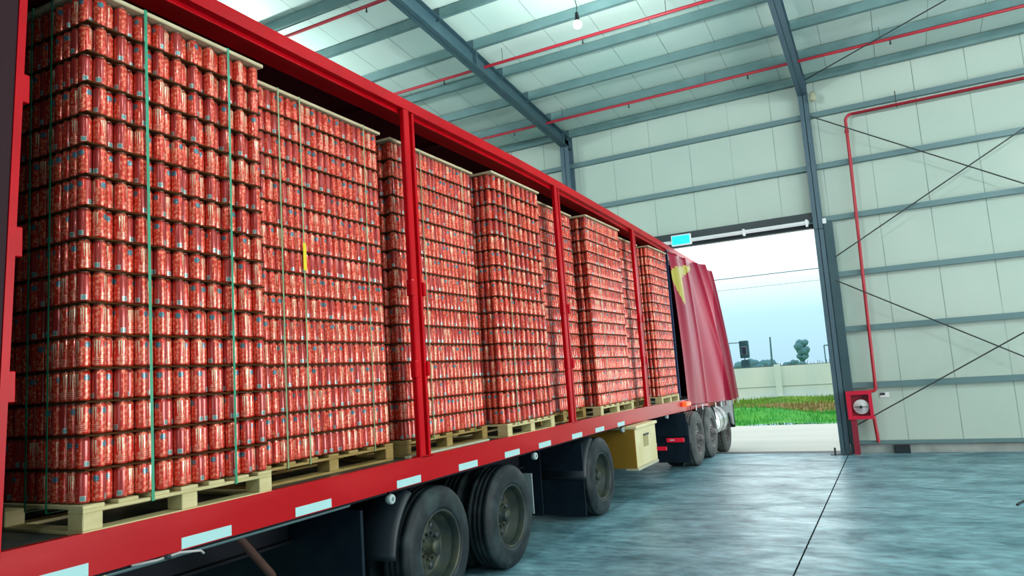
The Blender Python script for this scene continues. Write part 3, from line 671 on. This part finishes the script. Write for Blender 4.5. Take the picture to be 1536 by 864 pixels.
# curtain, bunched at the front end
cu = MB(); NU, NV = 150, 60; uvs = []
def smooth(t): t = max(0, min(1, t)); return t*t*(3-2*t)
YEL = [(-.02, .125), (.06, .085), (.38, .035), (.38, .06), (.13, .155), (.115, .24), (.10, .34), (.075, .31), (-.02, .15)]
def inside(px, py_, poly):
    r = False; n = len(poly)
    for i in range(n):
        (x1, y1), (x2, y2) = poly[i], poly[(i+1) % n]
        if (y1 > py_) != (y2 > py_) and px < (x2-x1)*(py_-y1)/(y2-y1)+x1: r = not r
    return r
for j in range(NV+1):
    v = j/NV
    for i in range(NU+1):
        u = i/NU
        st = 13.36+3.0*u; sb = 13.75+3.45*u
        s = st+(sb-st)*v**.8
        xb = XS+.02+.20*smooth(u*1.3)+v*.12*smooth(u*2)+.03*math.sin(PI*v)-.05*(1-smooth(u*9))
        fold = .030*math.sin(2*PI*(1.6*u+.15*v)+.6)+.018*math.sin(2*PI*(3.9*u-.5*v))*(1-.5*v)
        for uc, sl_, am, wd_ in ((.27, .02, .035, .018), (.50, .16, .05, .020), (.60, .25, .07, .026), (.80, .12, .035, .020), (.40, .30, .03*smooth(v*2-.5), .018)):
            d_ = (u-uc-sl_*v*(1-.3*v))/wd_; fold += am*math.exp(-abs(d_)**1.3)
        x = xb+fold+.03
        zt_ = 4.16+dtop(st)-.03*u-.05*smooth((u-.62)*14)
        z = zt_ + ((1.08-.05*u)-zt_)*v
        cu.v.append(Vector((x, s, z))); uvs.append((u, v))
for j in range(NV):
    for i in range(NU):
        a = j*(NU+1)+i; cu.f.append([a, a+1, a+NU+2, a+NU+1]); cu.sm.append(True)
        cu.mi.append(1 if inside((i+.5)/NU, (j+.5)/NV, YEL) else 0)
M_curt = mat('curtain_vinyl', (.26, .000, .028), .34, spec=.18, noise=((.33, .001, .026), 1.5, .3, .7)); M_curt.use_backface_culling = False
M_curty = mat('curtain_yellow_print', (.40, .33, .01), .4)
co = P(cu, 'curtain', [M_curt, M_curty])
md = co.modifiers.new('thick', 'SOLIDIFY'); md.thickness = .004
rnd = random.Random(4)
for k in range(11):
    u = .04+.092*k; s = 13.75+3.45*u; x = XS+.22*smooth(u*1.3)+.10*smooth(u*2)+.03
    m = MB(); m.box((x-.01, s-.018, .97-.05*u), (x+.006, s+.018, 1.09-.05*u), .003); P(m, 'curtain_buckle', M_white if k % 3 else M_curt)
# dark strip behind the curtain edge (lining seen beyond the last stack)
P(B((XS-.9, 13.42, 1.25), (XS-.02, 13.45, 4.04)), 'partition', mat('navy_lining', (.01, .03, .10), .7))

# ------------------------------------------------------------ truck tractor
tt = thing('truck_tractor', 'truck tractor pulling the red trailer out of the door', 'truck', (XS-1.3, 15.5, 0), True)
XT = XS+.21
for s, z0 in ((13.62, 0.0), (14.80, 0.0)):
    wheel(tt, XT, s, z0, 'steer', M_rubber_g, M_rim_g)
    m = MB(); tyre(m, XT-.33, s, .495); tyre(m, XF+.35, s, .495); tyre(m, XF+.68, s, .495); P(m, 'wheel', M_rubber, tt)
    P(MB().tube([(XF+.4, s, .495), (XT-.3, s, .495)], .08, 10), 'axle', M_chassis, tt)
wheel(tt, XS-.01, 17.35, zy, 'steer', M_rubber_g, M_rim_g)
m = MB(); tyre(m, XF+.27, 17.35, .495+zy); P(m, 'wheel', M_rubber, tt)
P(MB().tube([(XF+.2, 17.35, zy+.495), (XS-.1, 17.35, zy+.495)], .07, 10), 'axle', M_chassis, tt)
for x in (XS-.85, XS-1.75): P(B((x-.04, 13.0, .55), (x+.04, 18.1, .69)), 'frame_rail', M_chassis, tt)
P(B((XT-.62, 12.93, .14), (XT-.02, 12.95, .86), .004), 'mud_flap', M_navy, tt)
P(B((XT-.9, 12.90, .60), (XT-.04, 12.93, 1.00), .004), 'tail_panel', M_navy, tt)
P(B((XT-.42, 12.885, .50), (XT-.10, 12.90, .575), .01), 'tail_lamp', M_taillight, tt)
P(B((XT-.36, 12.875, .53), (XT-.28, 12.885, .55), .003), 'lamp_reflex', M_white, bpy.data.objects['tail_lamp'])
P(B((XT-.72, 12.86, .36), (XT-.42, 12.88, .43), .01), 'tail_lamp', M_taillight, tt)
P(B((XS-.02, 13.42, 1.085), (XS+.09, 13.75, 1.17), .02), 'side_lamp', M_orangel, tr)
# wheel fenders of the drive axles
def tfender(sc_, a0, a1, r=.56):
    m = MB(); n = 16; x0, x1 = XT-.58, XT-.02; vs = []; fs = []
    for k in range(n+1):
        a = a0+(a1-a0)*k/n
        for rr in (r, r+.015):
            for x in (x0, x1): vs.append((x, sc_+rr*math.cos(a), .495+rr*math.sin(a)))
    for k in range(n):
        o = k*4; p = o+4
        for q in ((0, 1), (1, 3), (3, 2), (2, 0)): fs.append((o+q[0], o+q[1], p+q[1], p+q[0]))
    fs += [(0, 1, 3, 2), (n*4, n*4+2, n*4+3, n*4+1)]
    m.add(vs, fs, True); return P(m, 'wheel_fender', M_black, tt)
tfender(13.62, math.radians(150), math.radians(185)); tfender(14.80, math.radians(20), math.radians(60))
# fuel tank with crinkled cladding
m = MB(); prof = []
for k in range(13):
    y = k/12*1.25; prof.append((.30+(.012 if k % 2 else 0)-(.03 if k in (0, 12) else 0), y))
m.lathe((XT-.33, 15.42, .62), (0, 1, 0), [(.001, 0)]+prof+[(.001, 1.25)], 22, smooth=False); P(m, 'fuel_tank', M_silver, tt)
for y in (15.62, 16.05, 16.48): 
    m = MB(); m.lathe((XT-.33, y, .62), (0, 1, 0), [(.316, 0), (.322, .0), (.322, .03), (.316, .03)], 24); P(m, 'tank_strap', M_rod, tt)
# cab
cab = MB(); y0, y1 = 16.75, 18.25; xa, xb_ = XF+.10, XS-.06
pf = [(y0, .62), (y0, 3.25), (y0+.15, 3.40), (y1-.35, 3.40), (y1-.05, 2.5), (y1, 1.9), (y1, .35), (17.95, .35), (17.90, .75), (17.65, .95), (17.05, .95), (16.85, .75), (16.82, .62)]
cab.prism([(xa, y, z) for y, z in pf], (xb_-xa, 0, 0)); P(cab, 'cab', M_cab, tt)
P(B((xb_, 17.2, 1.75), (xb_+.006, 17.95, 2.55), .002), 'side_window', M_darkedge, tt)
m = MB(); m.box((XF+.3, 16.60, .7), (XS-.12, 16.74, 1.15)); P(m, 'back_fairing', mat('tractor_red', (.30, .01, .03), .5), tt)
# grey steer-wheel fairing and step
m = MB(); n = 12; r = .40; vs = []
poly = [(XS+.05, 17.35+r*math.cos(math.radians(a)), zy+.495+r*math.sin(math.radians(a))) for a in range(20, 171, 10)]
outer = [(XS+.05, 16.62, 1.0), (XS+.05, 17.95, 1.02)]
poly2 = poly+[(XS+.05, 16.72, .35), *outer, (XS+.05, 17.95, .35)]
m.prism(poly2, (-.04, 0, 0)); P(m, 'wheel_arch', M_greycab, tt)
m = MB(); m.box((XS-.10, 17.93, .30), (XS+.06, 18.0, .98), .01); P(m, 'step_panel', M_black, tt)
P(B((XS+.02, 17.97, .92), (XS+.07, 18.02, .97), .004), 'indicator_lamp', M_orangel, tt)
# mirror
mi = MB(); mi.tube([(XS-.05, 17.95, 2.30), (XS+.40, 18.05, 2.30), (XS+.44, 18.05, 1.75)], .012, 6); mm_ = P(mi, 'mirror_arm', M_extdark, tt)
P(B((XS+.33, 18.02, 1.92), (XS+.55, 18.10, 2.34), .02), 'mirror', M_extdark, mm_); P(B((XS+.38, 18.005, 2.0), (XS+.50, 18.02, 2.2), .004), 'mirror_glass', M_glass, mm_)
P(B((XS+.33, 18.02, 1.70), (XS+.55, 18.12, 1.88), .03), 'wide_mirror', M_extdark, mm_)

# ------------------------------------------------------------ loads
DIA = .0665; ROWP = DIA*math.sqrt(3)/2; LP = .1633; ZC = 1.388; NL = 16; CANR = .0331; CANH = .1535
ORD = ['first', 'second', 'third', 'fourth', 'fifth', 'sixth', 'seventh', 'eighth', 'ninth', 'tenth', 'eleventh', 'twelfth', 'thirteenth', 'fourteenth', 'fifteenth', 'sixteenth']
PROF = [(.024, .0), (.0290, .0015), (.0322, .007), (CANR, .013), (CANR, .132), (.0322, .1375), (.0265, .1485), (.0260, .1505), (.0272, .1522), (.0272, .1535)]
def can_mesh(n=24):
    m = MB(); uv = []
    for r, z in PROF:
        for k in range(n+1):
            t = 2*PI*k/n; m.v.append(Vector((r*math.cos(t), r*math.sin(t), z))); uv.append((k/n, z/CANH))
    for i in range(len(PROF)-1):
        for k in range(n):
            a = i*(n+1)+k; m.f.append([a, a+1, a+n+2, a+n+1]); m.mi.append(0); m.sm.append(True)
    m.f.append(list(range(n))[::-1]); m.mi.append(0); m.sm.append(False)
    m.uv = uv; return m
# pallets: (rear end s0, length along s, face x, zigzag face?, wood)
PAL = [
    dict(s=2.157, L=1.185, x=XS-.006, zig=True, w=M_wood, n='nearest pallet'),
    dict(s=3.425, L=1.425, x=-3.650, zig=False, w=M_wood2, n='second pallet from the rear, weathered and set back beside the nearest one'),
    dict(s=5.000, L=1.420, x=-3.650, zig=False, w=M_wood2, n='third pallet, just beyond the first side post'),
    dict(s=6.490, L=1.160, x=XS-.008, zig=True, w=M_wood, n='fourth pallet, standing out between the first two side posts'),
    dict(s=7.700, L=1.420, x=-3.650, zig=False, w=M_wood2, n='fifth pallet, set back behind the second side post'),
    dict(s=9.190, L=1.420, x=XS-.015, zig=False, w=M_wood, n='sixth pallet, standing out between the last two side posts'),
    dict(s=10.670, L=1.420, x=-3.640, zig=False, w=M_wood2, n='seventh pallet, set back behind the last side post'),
    dict(s=12.170, L=1.160, x=XS-.02, zig=True, w=M_wood, n='foremost pallet beside the bunched curtain'),
]
SHORT = ['nearest stack', 'second stack', 'third stack', 'fourth stack', 'fifth stack', 'sixth stack', 'seventh stack', 'foremost stack']
stuff_pos = []; cand = []
def build_pallet(i, p):
    D = 1.42 if p['zig'] else 1.16
    s0, L, xf = p['s'], p['L'], p['x']; xb = xf-D; z0 = DKZ+.001+ddk(s0+L/2)
    t = thing('pallet', 'wooden '+p['n']+(' at the rear corner' if i == 0 else ''), 'pallet', (xf-D/2, s0+L/2, z0), True, group='wooden pallets on the trailer deck')
    w = p['w']; zb = z0+.018; zt = z0+.100; zs = zt+.018; zd = zs+.020
    for ys in (s0, s0+(L-.10)/2, s0+L-.10):
        for xs in (xf, xf-(D-.12)/2, xf-D+.12):
            B((xs-.12, ys, zb), (xs, ys+.10, zt), .004).build('block', w, t)
    for xs in (xf, xf-(D-.12)/2, xf-D+.12): B((xs-.12, s0, zt), (xs, s0+L, zs), .003).build('stringer_board', w, t); B((xs-.12, s0, z0), (xs, s0+L, zb), .003).build('bottom_board', w, t)
    for ys in (s0, s0+L-.10): B((xf-D+.12, ys, z0), (xf-.12, ys+.10, zb), .003).build('bottom_board', w, t)
    nb_ = 7; wd = .11
    for k in range(nb_):
        y = s0+(L-wd)*k/(nb_-1); B((xf-D, y, zs), (xf, y+wd, zd), .003).build('deck_board', w, t)
    return D, zd
for i, p in enumerate(PAL):
    D, zd = build_pallet(i, p)
    s0, L, xf = p['s'], p['L'], p['x']
    zc0 = ZC+ddk(s0+L/2)
    # can positions in one layer
    rows = []
    if p['zig']:
        nr = 20; sA = s0+.012+(L-.024-(nr-1)*ROWP-DIA)/2
        for j in range(nr):
            y = sA+DIA/2+j*ROWP; off = DIA/2 if j % 2 == 0 else 0.0
            for k in range(20 if off else 21):
                keep = (k < 2) or j in (0, 1) or (j >= nr-2 and k < 8)
                if keep: rows.append((xf-.008-DIA/2-off-k*DIA, y, j, k))
        depth = 21*DIA
    else:
        nc = 21; sA = s0+(L-nc*DIA)/2; nrow = 19
        for j in range(nrow):
            x = xf-.008-DIA/2-j*ROWP; off = DIA/2 if j % 2 else 0.0
            for k in range(20 if off else 21):
                y = sA+DIA/2+off+k*DIA
                keep = j < 2 or k < 2 or (k >= 19 and j < 8)
                if keep: rows.append((x, y, j, k))
        depth = nrow*ROWP
    for l in range(NL):
        z = zc0+l*LP
        for (x, y, j, k) in rows:
            if i == 0 and k == 0: cand.append((x, y, z, l, j))
            else: stuff_pos.append((x, y, z))
        # tier sheets: one under each layer but the lowest, plus one on top
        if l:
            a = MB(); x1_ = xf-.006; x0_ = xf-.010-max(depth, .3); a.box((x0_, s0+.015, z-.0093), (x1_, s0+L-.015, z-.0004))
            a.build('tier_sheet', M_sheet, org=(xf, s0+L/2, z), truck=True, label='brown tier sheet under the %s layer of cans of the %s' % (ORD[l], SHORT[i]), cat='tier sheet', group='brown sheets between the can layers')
    ztop = zc0+NL*LP-.003
    m = MB(); x0_ = xf-depth-.03; m.box((x0_, s0-.004, ztop), (xf+.006, s0+L+.012, ztop+.024), .005)
    m.build('top_frame', M_topw, org=(xf, s0+L/2, ztop), truck=True, label='pale wooden top frame lying on the %s of cans' % SHORT[i], cat='top frame', group='wooden frames on top of the can stacks')

# the 300 cans that show largest stand alone
cand.sort(key=lambda c: (c[4] % 2 == 0 and c[4] > 0, (c[1]**2+c[0]**2+(c[2]-CAM_H)**2)))
solo, rest = cand[:300], cand[300:]
stuff_pos += [(c[0], c[1], c[2]) for c in rest]
me_can = None
cm = can_mesh(); c0 = cm.build('beverage_can', M_can, org=(0, 0, 0)); 
lid = MB(); lid.lathe((0, 0, .1495), (0, 0, 1), [(.001, 0), (.022, 0), (.024, -.003), (.0262, .0035), (.0272, .0045)], 20); lid0 = lid.build('lid', M_can_lid, c0)
tab = MB(); tab.box((-.004, -.008, .1546), (.014, .008, .1562), .0005)
rot = random.Random(11)
for q, (x, y, z, l, j) in enumerate(solo):
    if q == 0: c, d = c0, lid0
    else:
        c = c0.copy(); d = lid0.copy(); COL.objects.link(c); COL.objects.link(d); d.parent = c
    wp = TM @ Vector((x, y, z)); c.location = wp; c.rotation_euler = (0, 0, rot.uniform(0, 2*PI))
    lay = 'bottom' if l == 0 else ('top' if l == 15 else ORD[l])
    if j == 0: pos = 'corner can at the left edge'
    elif j % 2: pos = '%s outer can from left' % ORD[(j-1)//2]
    else: pos = 'recessed can after the %s outer one' % ORD[j//2-1]
    c['label'] = 'red %s, %s layer%s, nearest stack' % (pos, lay, '' if l in (0, 15) else ' up')
    c['category'] = 'can'; c['group'] = 'red beverage cans of the nearest stack'
# all other cans as one mass
N = 14; prof2 = [(.026, .0), (.0322, .006), (CANR, .013), (CANR, .132), (.0265, .1485), (.0272, .1535)]
ang = np.arange(N+1)/N*2*np.pi
rr_ = np.array([p_[0] for p_ in prof2]); zz_ = np.array([p_[1] for p_ in prof2])
bx_ = (rr_[:, None]*np.cos(ang)[None, :]); by_ = (rr_[:, None]*np.sin(ang)[None, :]); bz_ = np.repeat(zz_[:, None], N+1, 1)
base = np.stack([bx_, by_, bz_], -1).reshape(-1, 3); nv = len(base)
uvb = np.stack([np.repeat((np.arange(N+1)/N)[None, :], len(prof2), 0), np.repeat((zz_/CANH)[:, None], N+1, 1)], -1).reshape(-1, 2)
quads = np.array([[i_*(N+1)+k, i_*(N+1)+k+1, (i_+1)*(N+1)+k+1, (i_+1)*(N+1)+k] for i_ in range(len(prof2)-1) for k in range(N)])
pos = np.array(stuff_pos); nC = len(pos); rg = np.random.RandomState(3); th = rg.uniform(0, 2*np.pi, nC)
V = np.empty((nC, nv, 3)); cth, sth = np.cos(th)[:, None], np.sin(th)[:, None]
V[:, :, 0] = base[None, :, 0]*cth-base[None, :, 1]*sth+pos[:, None, 0]; V[:, :, 1] = base[None, :, 0]*sth+base[None, :, 1]*cth+pos[:, None, 1]; V[:, :, 2] = base[None, :, 2]+pos[:, None, 2]
F = (quads[None]+(np.arange(nC)*nv)[:, None, None]).reshape(-1, 4)
UV = np.tile(uvb, (nC, 1)); UV[:, 0] += np.repeat(rg.randint(0, 9, nC), nv)
me = bpy.data.meshes.new('beverage_cans'); me.vertices.add(nC*nv); me.vertices.foreach_set('co', V.reshape(-1))
me.loops.add(F.size); me.loops.foreach_set('vertex_index', F.reshape(-1).astype(np.int32))
me.polygons.add(len(F)); me.polygons.foreach_set('loop_start', np.arange(len(F), dtype=np.int32)*4); me.polygons.foreach_set('loop_total', np.full(len(F), 4, dtype=np.int32))
me.polygons.foreach_set('use_smooth', np.ones(len(F), dtype=bool))
me.update(calc_edges=True); ul = me.uv_layers.new(name='UVMap'); ul.data.foreach_set('uv', UV[F.reshape(-1)].reshape(-1)); me.materials.append(M_can); me.validate()
oc = bpy.data.objects.new('beverage_cans', me); COL.objects.link(oc); oc.matrix_world = TM
tag(oc, 'all the further red beverage cans stacked in layers along the trailer', None, None, 'stuff')

# straps around the stacks
def strap(s, i, w_, mm, label, lean=0.0):
    p = PAL[i]; xf = p['x']; dpt = 1.42 if p['zig'] else 1.14; zt = ZC+NL*LP+.022; zb = DKZ+.10; t = .0012; x = xf+.0065
    m = MB()
    m.prism([(x, s-w_/2, zb), (x, s+w_/2, zb), (x, s+w_/2+lean, zt), (x, s-w_/2+lean, zt)], (t, 0, 0))
    xb = xf-dpt-.04; m.box((xb, s-w_/2+lean, zt), (x+t, s+w_/2+lean, zt+t)); m.box((xb, s-w_/2, zb), (xb+t, s+w_/2, zt)); m.box((xb, s-w_/2, zb-t), (x+t, s+w_/2, zb))
    return m.build('plastic_strap', mm, org=(x, s, zb), truck=True, label=label, cat='strap', group='green straps around the can stacks')
strap(2.522, 0, .017, M_strap, 'bright green strap nearest the left corner of the nearest stack', -.03)
strap(3.062, 0, .015, M_strap, 'bright green strap near the right edge of the nearest stack', 0)
strap(3.677, 1, .012, M_strap2, 'green strap at the left of the second stack', .0)
strap(3.890, 1, .012, M_strap2, 'green strap on the second stack, running behind the yellow tag', .0)
strap(4.610, 1, .010, M_strap2, 'pale green strap at the right of the second stack', .02)
strap(5.450, 2, .010, M_strap2, 'pale strap on the third stack, beside the first side post', .0)
strap(6.180, 2, .010, M_strap2, 'pale strap at the far right of the third stack', .02)
strap(6.720, 3, .012, M_strap2, 'pale green strap on the fourth stack', .05)
strap(9.560, 5, .010, M_strap2, 'pale strap on the sixth stack', .0)
# straps over the end face of the nearest stack
for k, (xe, lb) in enumerate(((-3.74, 'dark green strap down the shaded end of the nearest stack, nearer its corner'), (-3.92, 'dark green strap down the shaded end of the nearest stack, nearer the rear post'))):
    p = PAL[0]; y = p['s']-.006; zt = ZC+NL*LP+.022; zb = DKZ+.10; m = MB()
    m.box((xe, y-.0012, zb), (xe+.013, y, zt)); m.box((xe, y-.0012, zt), (xe+.013, y+p['L']+.02, zt+.0012)); m.box((xe, y-.0012, zb-.0012), (xe+.013, y+p['L'], zb))
    m.build('plastic_strap', M_strap, org=(xe, y, zb), truck=True, label=lb, cat='strap', group='green straps around the can stacks')
B((-3.650+.009, 3.876, 2.715), (-3.650+.0125, 3.908, 2.915), .001).build('yellow_tag', M_yellowtag, org=(-3.64, 3.89, 2.715), truck=True, label='narrow yellow tag hanging on a strap of the second stack', cat='tag')
# loose batten on the deck
B((XS-.15, 4.92, DKZ+.001), (XS-.09, 6.25, DKZ+.022), .003).build('wooden_batten', mat('pale_batten', (.50, .55, .40), .7), org=(XS-.1, 5.6, DKZ), truck=True, label='long pale wooden batten lying on the deck below the third stack', cat='batten')
